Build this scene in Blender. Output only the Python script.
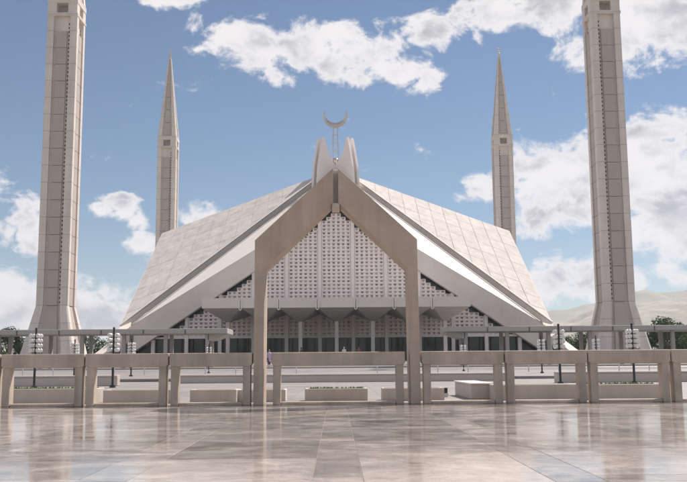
import bpy, bmesh, math, random
from mathutils import Vector, Matrix
random.seed(7)
R = math.radians
scn = bpy.context.scene
for o in list(bpy.data.objects): bpy.data.objects.remove(o)

# ------------------------------------------------------------------ camera
cam_d = bpy.data.cameras.new("Camera"); cam = bpy.data.objects.new("Camera", cam_d)
scn.collection.objects.link(cam); scn.camera = cam
cam_d.sensor_width = 36.0; cam_d.lens = 880/687*36.0
cam_d.clip_start = 0.1; cam_d.clip_end = 30000
CAMZ = 0.9
cam.matrix_world = (Matrix.Translation((0, 0, CAMZ)) @ Matrix.Rotation(R(-0.49), 4, 'Z')
                    @ Matrix.Rotation(math.pi/2 + math.atan(122/880), 4, 'X') @ Matrix.Rotation(R(-0.45), 4, 'Z'))

# ------------------------------------------------------------------ sky and sun
SUN_AZ, SUN_EL = 40.0, 52.0          # azimuth to the right of the view axis (+Y), elevation
SKY_STRENGTH = 0.05
HAZE = 0.00017
world = bpy.data.worlds.new("World"); scn.world = world; world.use_nodes = True
wn, wl = world.node_tree.nodes, world.node_tree.links
wn.clear()

def N(tree, t, **kw):
    n = tree.nodes.new(t)
    for k, v in kw.items():
        if k == 'inp':
            for i, val in v.items(): n.inputs[i].default_value = val
        else: setattr(n, k, v)
    return n

def build_world():
    t = world.node_tree; L = t.links.new
    out = N(t, 'ShaderNodeOutputWorld'); bg = N(t, 'ShaderNodeBackground'); L(bg.outputs[0], out.inputs[0])
    sky = N(t, 'ShaderNodeTexSky', sky_type='NISHITA', sun_disc=False)
    sky.sun_elevation = R(SUN_EL); sky.sun_rotation = R(SUN_AZ)
    sky.air_density = 1.0; sky.dust_density = 0.05; sky.ozone_density = 2.4; sky.altitude = 500
    tc = N(t, 'ShaderNodeTexCoord'); D = tc.outputs['Generated']
    def math_(op, a, b=None, clamp=False):
        n = N(t, 'ShaderNodeMath', operation=op, use_clamp=clamp)
        for i, v in enumerate((a, b)):
            if v is None: continue
            if isinstance(v, (int, float)): n.inputs[i].default_value = v
            else: L(v, n.inputs[i])
        return n.outputs[0]
    mp = N(t, 'ShaderNodeMapping'); mp.inputs['Scale'].default_value = (1, 1, 1.35); L(D, mp.inputs[0])
    # bend the sky direction a little so that no bank has a smooth outline
    w1 = N(t, 'ShaderNodeTexNoise', inp={'Scale': 11.0, 'Detail': 4.0, 'Roughness': 0.6}); L(mp.outputs[0], w1.inputs['Vector'])
    ws = N(t, 'ShaderNodeVectorMath', operation='SUBTRACT'); ws.inputs[1].default_value = (.5, .5, .5); L(w1.outputs['Color'], ws.inputs[0])
    wm = N(t, 'ShaderNodeVectorMath', operation='MULTIPLY_ADD'); wm.inputs[1].default_value = (.085, .085, .06); L(ws.outputs[0], wm.inputs[0]); L(D, wm.inputs[2])
    W = wm.outputs[0]
    n2 = N(t, 'ShaderNodeTexNoise', inp={'Scale': 18.0, 'Detail': 12.0, 'Roughness': 0.66, 'Distortion': 0.35}); L(mp.outputs[0], n2.inputs['Vector'])
    acc = None
    for az, el, wa, we, wt in CLOUDS:   # azimuth, elevation, half width, half height (degrees), weight
        c = Vector((math.sin(R(az))*math.cos(R(el)), math.cos(R(az))*math.cos(R(el)), math.sin(R(el))))
        # texture-type mapping: subtract the centre, turn into the bank's own axes, divide by its size
        m = N(t, 'ShaderNodeMapping', vector_type='TEXTURE'); m.inputs['Location'].default_value = c
        m.inputs['Rotation'].default_value = (R(el), 0, R(-az)); m.inputs['Scale'].default_value = (math.sin(R(wa*1.75)), .35, math.sin(R(we*1.75))); L(W, m.inputs[0])
        g = N(t, 'ShaderNodeTexGradient', gradient_type='SPHERICAL'); L(m.outputs[0], g.inputs[0])
        v = math_('MULTIPLY', g.outputs['Fac'], wt)
        acc = v if acc is None else math_('MAXIMUM', acc, v)
    # unseen rest of the sky: scattered cumulus, cover thickened to raise ambient light
    n3 = N(t, 'ShaderNodeTexNoise', inp={'Scale': 2.6, 'Detail': 3.0, 'Roughness': 0.5}); L(mp.outputs[0], n3.inputs['Vector'])
    dv = N(t, 'ShaderNodeVectorMath', operation='DOT_PRODUCT'); dv.inputs[1].default_value = (0, 0.976, 0.216); L(D, dv.inputs[0])
    away = N(t, 'ShaderNodeMapRange', inp={'From Min': 0.90, 'From Max': 0.80, 'To Min': 0.0, 'To Max': 1.0}); L(dv.outputs['Value'], away.inputs['Value'])
    rest = N(t, 'ShaderNodeMapRange', inp={'From Min': 0.44, 'From Max': 0.62, 'To Min': 0.0, 'To Max': 0.8}); L(n3.outputs[0], rest.inputs['Value'])
    acc = math_('MAXIMUM', acc, math_('MULTIPLY', rest.outputs[0], away.outputs[0]))
    dens = math_('ADD', math_('MULTIPLY', n2.outputs[0], 2.1), math_('MULTIPLY', acc, 1.05))
    cov = N(t, 'ShaderNodeMapRange', interpolation_type='SMOOTHSTEP', inp={'From Min': 1.27, 'From Max': 1.62}); L(dens, cov.inputs['Value'])
    core = N(t, 'ShaderNodeMapRange', interpolation_type='SMOOTHSTEP', inp={'From Min': 1.48, 'From Max': 1.95}); L(dens, core.inputs['Value'])
    mp2 = N(t, 'ShaderNodeMapping'); mp2.inputs['Location'].default_value = (0.0, 0.0, 0.022); mp2.inputs['Scale'].default_value = (1, 1, 1.5); L(D, mp2.inputs[0])
    n4 = N(t, 'ShaderNodeTexNoise', inp={'Scale': 17.0, 'Detail': 6.0, 'Roughness': 0.55, 'Distortion': 0.2}); L(mp2.outputs[0], n4.inputs['Vector'])
    bil = N(t, 'ShaderNodeMapRange', interpolation_type='SMOOTHSTEP', inp={'From Min': 0.40, 'From Max': 0.64}); L(n4.outputs[0], bil.inputs['Value'])
    shade = math_('MULTIPLY', core.outputs[0], bil.outputs[0])
    cc = N(t, 'ShaderNodeMix', data_type='RGBA'); L(shade, cc.inputs['Factor'])
    cc.inputs[6].default_value = CLOUD_LIT; cc.inputs[7].default_value = CLOUD_GREY
    mix = N(t, 'ShaderNodeMix', data_type='RGBA'); L(math_('MULTIPLY', cov.outputs[0], 0.97), mix.inputs['Factor'])
    L(sky.outputs[0], mix.inputs[6]); L(cc.outputs[2], mix.inputs[7])
    L(mix.outputs[2], bg.inputs['Color']); bg.inputs['Strength'].default_value = SKY_STRENGTH

CLOUD_LIT = (11.4, 11.0, 11.1, 1); CLOUD_GREY = (6.2, 6.2, 6.7, 1)
CLOUDS = [
    # the long ragged bank over the roof
    (-9.4, 21.3, 0.9, 1.2, 0.56), (-8.6, 19.6, 1.6, .7, 0.50), (-5.0, 20.3, 2.3, 1.4, 0.85), (-3.4, 18.6, 1.2, .9, 0.72), (-6.2, 21.2, 1.5, .9, 0.68),
    (-1.6, 20.4, 2.0, 1.5, 0.85), (0.6, 19.2, 1.9, 1.3, 0.83), (2.9, 20.0, 2.0, 1.2, 0.81), (4.6, 18.8, 1.3, 1.1, 0.77), (5.5, 17.6, .7, .9, 0.68), (0.5, 21.7, 3.4, .7, 0.54),
    (6.6, 21.0, 1.2, 1.1, 0.81), (8.6, 21.6, 1.4, 1.1, 0.77), (9.5, 20.0, .8, 1.2, 0.54), (-11.0, 23.0, 3.0, .5, 0.63),
    # top right
    (13.0, 22.0, 3.6, 1.2, .95), (18.5, 20.6, 2.8, 2.6, 1.05), (22.5, 22.5, 3, 3, 1.0), (14.8, 21.0, 1.6, .9, .7),
    # big cumulus on the right
    (12.5, 12.0, 2.6, 1.2, .92), (10.0, 11.0, 1.6, 1.0, .8), (14.8, 11.3, 2.6, 1.9, 1.08), (16.5, 13.0, 1.8, 1.4, 1.0), (19.8, 12.4, 2.2, 2.4, 1.1), (21.8, 9.5, 2.6, 2.6, 1.0),
    (15.0, 9.3, 3.2, 1.3, .95), (18.6, 8.3, 2.0, 1.3, .85), (13.2, 8.8, 1.5, .9, .75), (16.8, 4.6, 2.2, 1.6, .85), (13.6, 4.9, 1.6, 1.3, .8), (21.5, 5.2, 2.0, 1.0, .6),
    # left: small clouds and the low bank
    (-15.6, 9.6, .8, .5, .72), (-13.8, 9.8, 1.2, .7, .72), (-12.6, 9.0, .9, .6, .66), (-12.6, 7.5, 1.0, .45, .56), (-9.2, 9.7, 1.0, .6, .8), (-13.9, 10.3, 1.4, .35, .6),
    (-16.6, 3.4, 3.0, 1.5, 1.05), (-14.0, 2.9, 2.4, 1.2, 1.05), (-19.6, 8.0, .8, 1.6, .85), (-20.6, 4.0, 2.6, 1.8, 1.05), (-11.8, 1.6, 1.6, 1.3, .8), (-24, 8, 2.5, 3.0, .8),
]
build_world()
sun_d = bpy.data.lights.new("Sun", 'SUN'); sun_d.energy = 4.0; sun_d.angle = R(0.53); sun_d.color = (1.0, 0.93, 0.84)
sun = bpy.data.objects.new("Sun", sun_d); scn.collection.objects.link(sun)
sd = Vector((math.sin(R(SUN_AZ))*math.cos(R(SUN_EL)), math.cos(R(SUN_AZ))*math.cos(R(SUN_EL)), math.sin(R(SUN_EL))))
sun.rotation_euler = sd.to_track_quat('Z', 'Y').to_euler(); sun.location = sd*300
vs = scn.view_settings
vs.view_transform = 'Standard'; vs.look = 'None'; vs.gamma = 1.0; vs.use_curve_mapping = False; vs.exposure = 0.70
scn.render.engine = 'CYCLES'
scn.cycles.max_bounces = 8

# ------------------------------------------------------------------ helpers
COL = scn.collection
def link(o, parent=None):
    COL.objects.link(o)
    if parent is not None: o.parent = parent
    return o
def empty(name, loc=(0, 0, 0), rz=0):
    o = bpy.data.objects.new(name, None); o.location = loc; o.rotation_euler = (0, 0, rz); o.empty_display_size = .3
    return link(o)
def tag(o, label=None, cat=None, group=None, kind=None):
    if label: o['label'] = label
    if cat: o['category'] = cat
    if group: o['group'] = group
    if kind: o['kind'] = kind
    return o
class MB:
    """collects faces for one mesh"""
    def __init__(s): s.v = []; s.f = []
    def add(s, vs, fs):
        n = len(s.v); s.v += [tuple(v) for v in vs]; s.f += [tuple(i+n for i in f) for f in fs]; return s
    def box(s, x0, x1, y0, y1, z0, z1):
        return s.add([(x0,y0,z0),(x1,y0,z0),(x1,y1,z0),(x0,y1,z0),(x0,y0,z1),(x1,y0,z1),(x1,y1,z1),(x0,y1,z1)],
                     [(0,3,2,1),(4,5,6,7),(0,1,5,4),(1,2,6,5),(2,3,7,6),(3,0,4,7)])
    def prism(s, pts, off):
        """closed polygon pts (3d), extruded by vector off"""
        n = len(pts); off = Vector(off); P = [Vector(p) for p in pts]
        return s.add(P + [p+off for p in P], [tuple(range(n))[::-1], tuple(range(n, 2*n))] + [(i, (i+1) % n, n+(i+1) % n, n+i) for i in range(n)])
    def tube(s, p0, p1, r0, r1=None, n=8, caps=True):
        r1 = r0 if r1 is None else r1; p0, p1 = Vector(p0), Vector(p1); d = (p1-p0).normalized()
        a = d.orthogonal().normalized(); b = d.cross(a)
        vs = [p+(a*math.cos(2*math.pi*i/n)+b*math.sin(2*math.pi*i/n))*r for p, r in ((p0, r0), (p1, r1)) for i in range(n)]
        fs = [(i, (i+1) % n, n+(i+1) % n, n+i) for i in range(n)]
        if caps: fs += [tuple(range(n))[::-1], tuple(range(n, 2*n))]
        return s.add(vs, fs)
    def sphere(s, c, r, nu=10, nv=6, sz=1.0):
        c = Vector(c); vs = [c+Vector((0, 0, r*sz))]
        for j in range(1, nv):
            t = math.pi*j/nv
            for i in range(nu): vs.append(c+Vector((r*math.sin(t)*math.cos(2*math.pi*i/nu), r*math.sin(t)*math.sin(2*math.pi*i/nu), r*sz*math.cos(t))))
        vs.append(c-Vector((0, 0, r*sz))); fs = []
        for i in range(nu):
            fs.append((0, 1+i, 1+(i+1) % nu))
            for j in range(nv-2): fs.append((1+j*nu+i, 1+(j+1)*nu+i, 1+(j+1)*nu+(i+1) % nu, 1+j*nu+(i+1) % nu))
            fs.append((len(vs)-1, 1+(nv-2)*nu+(i+1) % nu, 1+(nv-2)*nu+i))
        return s.add(vs, fs)
    def mesh(s, name, m, bevel=0, seg=2, smooth=False):
        me = bpy.data.meshes.new(name); me.from_pydata(s.v, [], s.f)
        bm = bmesh.new(); bm.from_mesh(me)
        bmesh.ops.recalc_face_normals(bm, faces=bm.faces)
        if bevel: bmesh.ops.bevel(bm, geom=[e for e in bm.edges], offset=bevel, segments=seg, affect='EDGES', profile=.6)
        if smooth:
            for f in bm.faces: f.smooth = True
        bm.to_mesh(me); bm.free()
        if m: me.materials.append(m)
        return me
    def build(s, name, m, parent=None, **k):
        return link(bpy.data.objects.new(name, s.mesh(name, m, **k)), parent)
def inst(name, me, parent=None, loc=(0, 0, 0), rz=0):
    o = bpy.data.objects.new(name, me); o.location = loc; o.rotation_euler = (0, 0, rz)
    return link(o, parent)
def copy_tree(o, parent=None):
    c = o.copy(); link(c, parent)
    for ch in list(o.children): copy_tree(ch, c)
    return c

# ------------------------------------------------------------------ materials
def lin(c): return tuple(((x/12.92) if x <= .04045 else ((x+.055)/1.055)**2.4) for x in c)
def material(name, base, var=.12, scale=2.0, rough=.6, bump=.15, streak=0.0, spec=.4, rnd=0.0, fine=25.0, stain=None, rough_var=.1, metal=0.0, coat=0.0):
    m = bpy.data.materials.new(name); m.use_nodes = True; t = m.node_tree; L = t.links.new
    b = t.nodes['Principled BSDF']
    tc = N(t, 'ShaderNodeTexCoord'); geo = N(t, 'ShaderNodeNewGeometry')
    V = geo.outputs['Position']
    n1 = N(t, 'ShaderNodeTexNoise', inp={'Scale': scale, 'Detail': 6.0, 'Roughness': .6}); L(V, n1.inputs['Vector'])
    n2 = N(t, 'ShaderNodeTexNoise', inp={'Scale': fine, 'Detail': 4.0, 'Roughness': .65}); L(V, n2.inputs['Vector'])
    a = N(t, 'ShaderNodeMath', operation='ADD'); L(n1.outputs[0], a.inputs[0])
    h = N(t, 'ShaderNodeMath', operation='MULTIPLY'); h.inputs[1].default_value = .45; L(n2.outputs[0], h.inputs[0]); L(h.outputs[0], a.inputs[1])
    val = a.outputs[0]
    if streak:
        mp = N(t, 'ShaderNodeMapping'); mp.inputs['Scale'].default_value = (1, 1, .07); L(V, mp.inputs[0])
        n3 = N(t, 'ShaderNodeTexNoise', inp={'Scale': streak, 'Detail': 5.0, 'Roughness': .6}); L(mp.outputs[0], n3.inputs['Vector'])
        s = N(t, 'ShaderNodeMath', operation='ADD'); L(val, s.inputs[0]); q = N(t, 'ShaderNodeMath', operation='MULTIPLY_ADD'); q.inputs[1].default_value = 1.3; q.inputs[2].default_value = -.65
        L(n3.outputs[0], q.inputs[0]); L(q.outputs[0], s.inputs[1]); val = s.outputs[0]
    if rnd:
        oi = N(t, 'ShaderNodeObjectInfo'); r = N(t, 'ShaderNodeMath', operation='MULTIPLY_ADD'); r.inputs[1].default_value = rnd; r.inputs[2].default_value = -rnd/2
        L(oi.outputs['Random'], r.inputs[0]); s = N(t, 'ShaderNodeMath', operation='ADD'); L(val, s.inputs[0]); L(r.outputs[0], s.inputs[1]); val = s.outputs[0]
    mr = N(t, 'ShaderNodeMapRange', inp={'From Min': .35, 'From Max': 1.1}); L(val, mr.inputs['Value'])
    mx = N(t, 'ShaderNodeMix', data_type='RGBA'); L(mr.outputs[0], mx.inputs['Factor'])
    lo = stain if stain else tuple(c*(1-var) for c in base); hi = tuple(min(.95, c*(1+var)) for c in base)
    mx.inputs[6].default_value = (*lo, 1); mx.inputs[7].default_value = (*hi, 1)
    L(mx.outputs[2], b.inputs['Base Color'])
    rr = N(t, 'ShaderNodeMapRange', inp={'From Min': .3, 'From Max': .9, 'To Min': max(.02, rough-rough_var), 'To Max': min(1, rough+rough_var)}); L(n1.outputs[0], rr.inputs['Value']); L(rr.outputs[0], b.inputs['Roughness'])
    if bump:
        bp = N(t, 'ShaderNodeBump', inp={'Strength': bump, 'Distance': .02}); L(n2.outputs[0], bp.inputs['Height']); L(bp.outputs[0], b.inputs['Normal'])
    b.inputs['Specular IOR Level'].default_value = spec; b.inputs['Metallic'].default_value = metal
    if coat: b.inputs['Coat Weight'].default_value = coat
    return m
def leafmat(name, c1, c2):
    m = bpy.data.materials.new(name); m.use_nodes = True; t = m.node_tree; L = t.links.new; b = t.nodes['Principled BSDF']
    g = N(t, 'ShaderNodeNewGeometry'); mx = N(t, 'ShaderNodeMix', data_type='RGBA'); L(g.outputs['Random Per Island'], mx.inputs['Factor'])
    mx.inputs[6].default_value = (*c1, 1); mx.inputs[7].default_value = (*c2, 1); L(mx.outputs[2], b.inputs['Base Color'])
    b.inputs['Roughness'].default_value = .6; b.inputs['Specular IOR Level'].default_value = .3
    tr = N(t, 'ShaderNodeBsdfTranslucent'); L(mx.outputs[2], tr.inputs['Color']); ms = N(t, 'ShaderNodeMixShader', inp={0: .3})
    L(b.outputs[0], ms.inputs[1]); L(tr.outputs[0], ms.inputs[2]); L(ms.outputs[0], t.nodes['Material Output'].inputs[0])
    return m
M = {}
M['concrete'] = material('gate_concrete', (.48, .385, .315), var=.16, scale=1.6, rough=.7, bump=.25, streak=3.0, rnd=.08, fine=40, stain=(.36, .285, .235))
M['barrier'] = material('barrier_concrete', (.49, .405, .335), var=.18, scale=2.2, rough=.6, bump=.25, streak=2.5, rnd=.15, fine=45, stain=(.34, .28, .235))
M['tower'] = material('tower_concrete', (.70, .62, .575), var=.14, scale=.35, rough=.7, bump=.2, streak=.9, fine=6)
M['tower_panel'] = material('tower_panel_concrete', (.48, .42, .385), var=.10, scale=.6, rough=.7, bump=.2, rnd=.25, fine=8)
def band_joints(m, z0, pitch):
    t = m.node_tree; L = t.links.new; b = t.nodes['Principled BSDF']; src = b.inputs['Base Color'].links[0].from_socket
    g = N(t, 'ShaderNodeNewGeometry'); sp = N(t, 'ShaderNodeSeparateXYZ'); L(g.outputs['Position'], sp.inputs[0])
    a = N(t, 'ShaderNodeMath', operation='SUBTRACT'); L(sp.outputs[2], a.inputs[0]); a.inputs[1].default_value = z0
    w = N(t, 'ShaderNodeMath', operation='WRAP'); L(a.outputs[0], w.inputs[0]); w.inputs[1].default_value = 0; w.inputs[2].default_value = pitch
    c = N(t, 'ShaderNodeMath', operation='LESS_THAN'); L(w.outputs[0], c.inputs[0]); c.inputs[1].default_value = .07
    mu = N(t, 'ShaderNodeMix', data_type='RGBA', blend_type='MULTIPLY'); L(c.outputs[0], mu.inputs[0]); L(src, mu.inputs[6]); mu.inputs[7].default_value = (.6, .58, .56, 1); L(mu.outputs[2], b.inputs['Base Color'])
band_joints(M['tower'], 9.35, 2.55)
M['marble'] = material('roof_marble', (.59, .545, .525), var=.09, scale=.5, rough=.85, spec=.15, bump=.1, rnd=.2, fine=4, stain=(.46, .415, .395), streak=.8)
M['verge'] = material('pale_smooth_marble', (.70, .645, .61), var=.07, scale=.3, rough=.8, spec=.2, bump=.05, fine=3)
M['girder'] = material('girder_concrete', (.72, .655, .615), var=.12, scale=.3, rough=.85, spec=.15, bump=.1, fine=3, stain=(.60, .54, .50))
M['gutter'] = material('gutter_shade_tone', (.12, .118, .12), var=.15, scale=.4, rough=.7, bump=.1, fine=3)  # shade of the roof valleys put into the dark base; walkway spouts share it
M['lattice'] = material('lattice_marble', (.86, .78, .76), var=.06, scale=.6, rough=.5, bump=.0, fine=5)
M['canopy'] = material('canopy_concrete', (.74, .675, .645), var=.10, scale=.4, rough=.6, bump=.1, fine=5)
M['walk'] = material('walkway_concrete', (.44, .405, .385), var=.12, scale=.5, rough=.7, bump=.1, fine=5)
M['soffit'] = material('shade_toned_concrete', (.56, .535, .53), var=.15, scale=.5, rough=.8, bump=.1, fine=5)  # canopy concrete toned darker: shade under the roof put into its colour
M['dglass'] = material('dark_glass', (.035, .045, .052), var=.25, scale=.5, rough=.12, bump=0, spec=.5, rough_var=.05)
def slab_material():
    m = bpy.data.materials.new('polished_marble_slab'); m.use_nodes = True; t = m.node_tree; L = t.links.new; b = t.nodes['Principled BSDF']
    g = N(t, 'ShaderNodeNewGeometry'); oi = N(t, 'ShaderNodeObjectInfo')
    def nz(sc, scale, det, rg, dist=0.0, rz=0.0):
        mp = N(t, 'ShaderNodeMapping'); mp.inputs['Scale'].default_value = sc; mp.inputs['Rotation'].default_value = (0, 0, rz); L(g.outputs['Position'], mp.inputs[0])
        n = N(t, 'ShaderNodeTexNoise', inp={'Scale': scale, 'Detail': det, 'Roughness': rg, 'Distortion': dist}); L(mp.outputs[0], n.inputs['Vector']); return n.outputs[0]
    def mul_add(x, a, c):
        n = N(t, 'ShaderNodeMath', operation='MULTIPLY_ADD'); L(x, n.inputs[0]); n.inputs[1].default_value = a
        if isinstance(c, float): n.inputs[2].default_value = c
        else: L(c, n.inputs[2])
        return n.outputs[0]
    wipe = nz((.8, 1.0, 1), 1.7, 9, .70, 1.0, .2)      # traffic and mopping smears
    vein = nz((1, 1, 1), 2.4, 9, .68, 1.2)
    spot = nz((1, 1, 1), 26, 5, .6)
    v = mul_add(wipe, .75, mul_add(vein, .45, mul_add(spot, .22, mul_add(oi.outputs['Random'], .20, -.32))))
    mx = N(t, 'ShaderNodeValToRGB'); L(v, mx.inputs[0]); e = mx.color_ramp.elements
    e[0].position = .28; e[0].color = (.12, .105, .10, 1); e[1].position = .72; e[1].color = (.56, .485, .445, 1); q = e.new(.48); q.color = (.30, .26, .24, 1)
    L(mx.outputs[0], b.inputs['Base Color'])
    rr = N(t, 'ShaderNodeMapRange', inp={'From Min': .3, 'From Max': .75, 'To Min': .035, 'To Max': .19}); L(wipe, rr.inputs['Value']); L(rr.outputs[0], b.inputs['Roughness'])
    bp = N(t, 'ShaderNodeBump', inp={'Strength': .035, 'Distance': .02}); L(vein, bp.inputs['Height']); L(bp.outputs[0], b.inputs['Normal'])
    b.inputs['Specular IOR Level'].default_value = .5
    return m
M['slab'] = slab_material()
M['mortar'] = material('slab_joint', (.24, .21, .195), var=.15, scale=3, rough=.7, bump=.1)
M['pave'] = material('court_paving', (.27, .238, .225), var=.18, scale=.25, rough=.55, bump=.1, fine=3)
def add_joints(m, size, dark=.72):
    t = m.node_tree; L = t.links.new; b = t.nodes['Principled BSDF']; src = b.inputs['Base Color'].links[0].from_socket
    g = N(t, 'ShaderNodeNewGeometry'); br = N(t, 'ShaderNodeTexBrick', offset=.0, inp={'Scale': 1.0, 'Mortar Size': .018, 'Brick Width': size, 'Row Height': size, 'Bias': 0.0})
    br.inputs['Color1'].default_value = (1, 1, 1, 1); br.inputs['Color2'].default_value = (.84, .84, .84, 1); br.inputs['Mortar'].default_value = (dark, dark, dark, 1)
    L(g.outputs['Position'], br.inputs['Vector']); mu = N(t, 'ShaderNodeMix', data_type='RGBA', blend_type='MULTIPLY', inp={0: 1.0})
    L(src, mu.inputs[6]); L(br.outputs['Color'], mu.inputs[7]); L(mu.outputs[2], b.inputs['Base Color'])
add_joints(M['pave'], 1.2)
M['podium'] = material('podium_marble', (.20, .185, .175), var=.12, scale=.25, rough=.55, bump=.1, fine=3)
M['wallstone'] = material('low_wall_stone', (.56, .50, .465), var=.14, scale=1.2, rough=.6, bump=.1, rnd=.15, fine=12)
M['white'] = material('white_marble', (.72, .68, .655), var=.10, scale=1.2, rough=.5, bump=.08, rnd=.1, fine=12)
M['planter'] = material('planter_concrete', (.54, .48, .435), var=.12, scale=2.0, rough=.7, bump=.2, streak=3, rnd=.1, fine=30)
M['black'] = material('black_metal', (.03, .03, .032), var=.3, scale=6, rough=.4, bump=.05, spec=.5)
M['silver'] = material('pale_metal', (.60, .56, .53), var=.1, scale=4, rough=.35, bump=.02, metal=.7)
M['gold'] = material('gilded_metal', (.80, .58, .30), var=.1, scale=4, rough=.3, bump=.02, metal=.9)
M['steel'] = material('railing_steel', (.62, .61, .60), var=.08, scale=5, rough=.4, bump=.02, metal=.3)
M['soil'] = material('planter_soil', (.10, .075, .05), var=.3, scale=8, rough=.9, bump=.4)
M['bark'] = material('bark', (.13, .10, .075), var=.3, scale=5, rough=.9, bump=.5)
M['ground'] = material('dry_lawn', (.12, .13, .06), var=.35, scale=.05, rough=.9, bump=.2, fine=.7, stain=(.16, .14, .085))
M['foothill'] = material('bare_foothill', (.40, .37, .335), var=.2, scale=.05, rough=.95, bump=.0, fine=.35, stain=(.12, .125, .09))
M['hill'] = material('wooded_hillside', (.15, .16, .13), var=.6, scale=.03, rough=.95, bump=.0, fine=.2, stain=(.30, .27, .235))
M['leaf'] = leafmat('tree_leaves', (.035, .065, .022), (.085, .12, .045))
M['leaf2'] = leafmat('planter_leaves', (.05, .11, .03), (.12, .20, .06))
M['skin'] = material('skin', (.42, .26, .18), var=.05, scale=5, rough=.5, bump=0)
M['hair'] = material('hair', (.025, .02, .018), var=.2, scale=9, rough=.6, bump=.1)
gm = bpy.data.materials.new('lamp_globe_glass'); gm.use_nodes = True; _b = gm.node_tree.nodes['Principled BSDF']
_t = gm.node_tree; _n = N(_t, 'ShaderNodeTexNoise', inp={'Scale': 20.0}); _r = N(_t, 'ShaderNodeMapRange', inp={'To Min': .08, 'To Max': .2}); _t.links.new(_n.outputs[0], _r.inputs['Value']); _t.links.new(_r.outputs[0], _b.inputs['Roughness'])
_b.inputs['Base Color'].default_value = (.88, .86, .84, 1); _b.inputs['Subsurface Weight'].default_value = .0; _b.inputs['Transmission Weight'].default_value = .35
M['globe'] = gm
def cloth(name, c): return material(name, c, var=.12, scale=6, rough=.85, bump=.2, spec=.2)

# ------------------------------------------------------------------ setting: ground, terrace, court, podium
tag(MB().add([(-2500, -700, -.35), (2500, -700, -.35), (2500, 2500, -.35), (-2500, 2500, -.35)], [(0, 1, 2, 3)]).build('ground', M['ground']), kind='structure')

# terrace of polished slabs: a bed, an outer field and single slabs where they can be told apart
TY0, TY1, MOD, ST = 5.35, 20.15, 1.85, 0.40
terrace = MB().box(-40, 40, -25, TY1, -.30, -.005).build('terrace_floor', M['mortar']); tag(terrace, kind='structure')
XH = 4.5*MOD
of = MB()
of.box(-40, -XH-.004, -25, TY1, -.022, 0); of.box(XH+.004, 40, -25, TY1, -.022, 0); of.box(-XH, XH, -25, TY0-.004, -.022, 0)
of.build('slab_field', M['slab'], terrace)
cols = []
for k in range(-4, 5):
    c = k*MOD
    cols += [(c-ST/2, c+ST/2)]
    cols += [(c+ST/2, c+MOD-ST/2)] if k < 4 else []
cols = [(-XH, -4*MOD-ST/2)] + cols + [(4*MOD+ST/2, XH)]
rows = []; y = TY0
while y < TY1-.05:
    for w in (MOD-ST, ST):
        if y < TY1-.05: rows.append((y, min(TY1, y+w)))
        y += w
smesh = {}
for x0, x1 in cols:
    for y0, y1 in rows:
        key = (round(x1-x0, 3), round(y1-y0, 3))
        if key not in smesh:
            hx, hy, g, c = key[0]/2, key[1]/2, .003, .002
            b = MB()
            b.add([(-hx+g, -hy+g, -.02), (hx-g, -hy+g, -.02), (hx-g, hy-g, -.02), (-hx+g, hy-g, -.02),
                   (-hx+g, -hy+g, -c), (hx-g, -hy+g, -c), (hx-g, hy-g, -c), (-hx+g, hy-g, -c),
                   (-hx+g+c, -hy+g+c, 0), (hx-g-c, -hy+g+c, 0), (hx-g-c, hy-g-c, 0), (-hx+g+c, hy-g-c, 0)],
                  [(8, 9, 10, 11)] + [(i, (i+1) % 4, 4+(i+1) % 4, 4+i) for i in range(4)] + [(4+i, 4+(i+1) % 4, 8+(i+1) % 4, 8+i) for i in range(4)])
            smesh[key] = b.mesh('paving_slab', M['slab'])
        inst('paving_slab', smesh[key], terrace, ((x0+x1)/2, (y0+y1)/2, random.uniform(-.0012, .0006)))

tag(MB().box(-90, 90, TY1+.01, 84, -.30, -.01).build('forecourt_pavement', M['pave']), kind='structure')
# steps and podium
tag(MB().box(-90, 90, 47.5, 83.99, -.2, .15).build('raised_pavement', M['pave'], bevel=.02, seg=1), kind='structure')
pod = tag(MB().box(-90, 90, 85.6, 111.2, -.3, .55).box(-75, 75, 112.0, 240, -.3, 1.2).build('podium', M['podium']), kind='structure')
for i in range(3):
    MB().box(-90, 90, 84+.4*i+.005, 85.6 if i == 2 else 84+.4*(i+1), -.3, .1375*(i+1)).build('step', M['white'], pod, bevel=.015, seg=1)
for i in range(3):
    MB().box(-75, 75, 111.2+.005+.3*i, 112.0 if i == 2 else 111.2+.3*(i+1), .4, .55+.1625*(i+1)).build('step', M['white'], pod, bevel=.015, seg=1)

# ------------------------------------------------------------------ the gate arch on the terrace edge
GY, GD = 19.6, 0.85
gate = empty('gate_arch', (0, GY, 0))
tag(gate, 'tall pointed concrete gate arch between the barriers, framing the mosque front', 'gate')
def gate_half(s):
    out = [(s*1.84, 0), (s*1.825, 3.65), (s*.055, 5.30)]
    inn = [(s*.055, 4.50), (s*1.60, 3.00), (s*1.62, 0)]
    b = MB(); b.prism([(x, 0, z) for x, z in out+inn], (0, GD, 0))
    o = b.build('arch_limb', M['concrete'], gate, bevel=.018, seg=2)
gate_half(-1); gate_half(1)
MB().prism([(-.07, .16, 4.48), (.07, .16, 4.48), (.07, .16, 5.20), (-.07, .16, 5.20)], (0, GD-.3, 0)).build('joint_infill', M['walk'], gate)
MB().box(-.09, .09, .06, GD-.05, 4.40, 4.50).build('keystone', M['planter'], gate, bevel=.01, seg=1)
MB().box(-.05, .05, .2, .5, 5.19, 5.30).build('cap_block', M['white'], gate, bevel=.01, seg=1)

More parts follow.
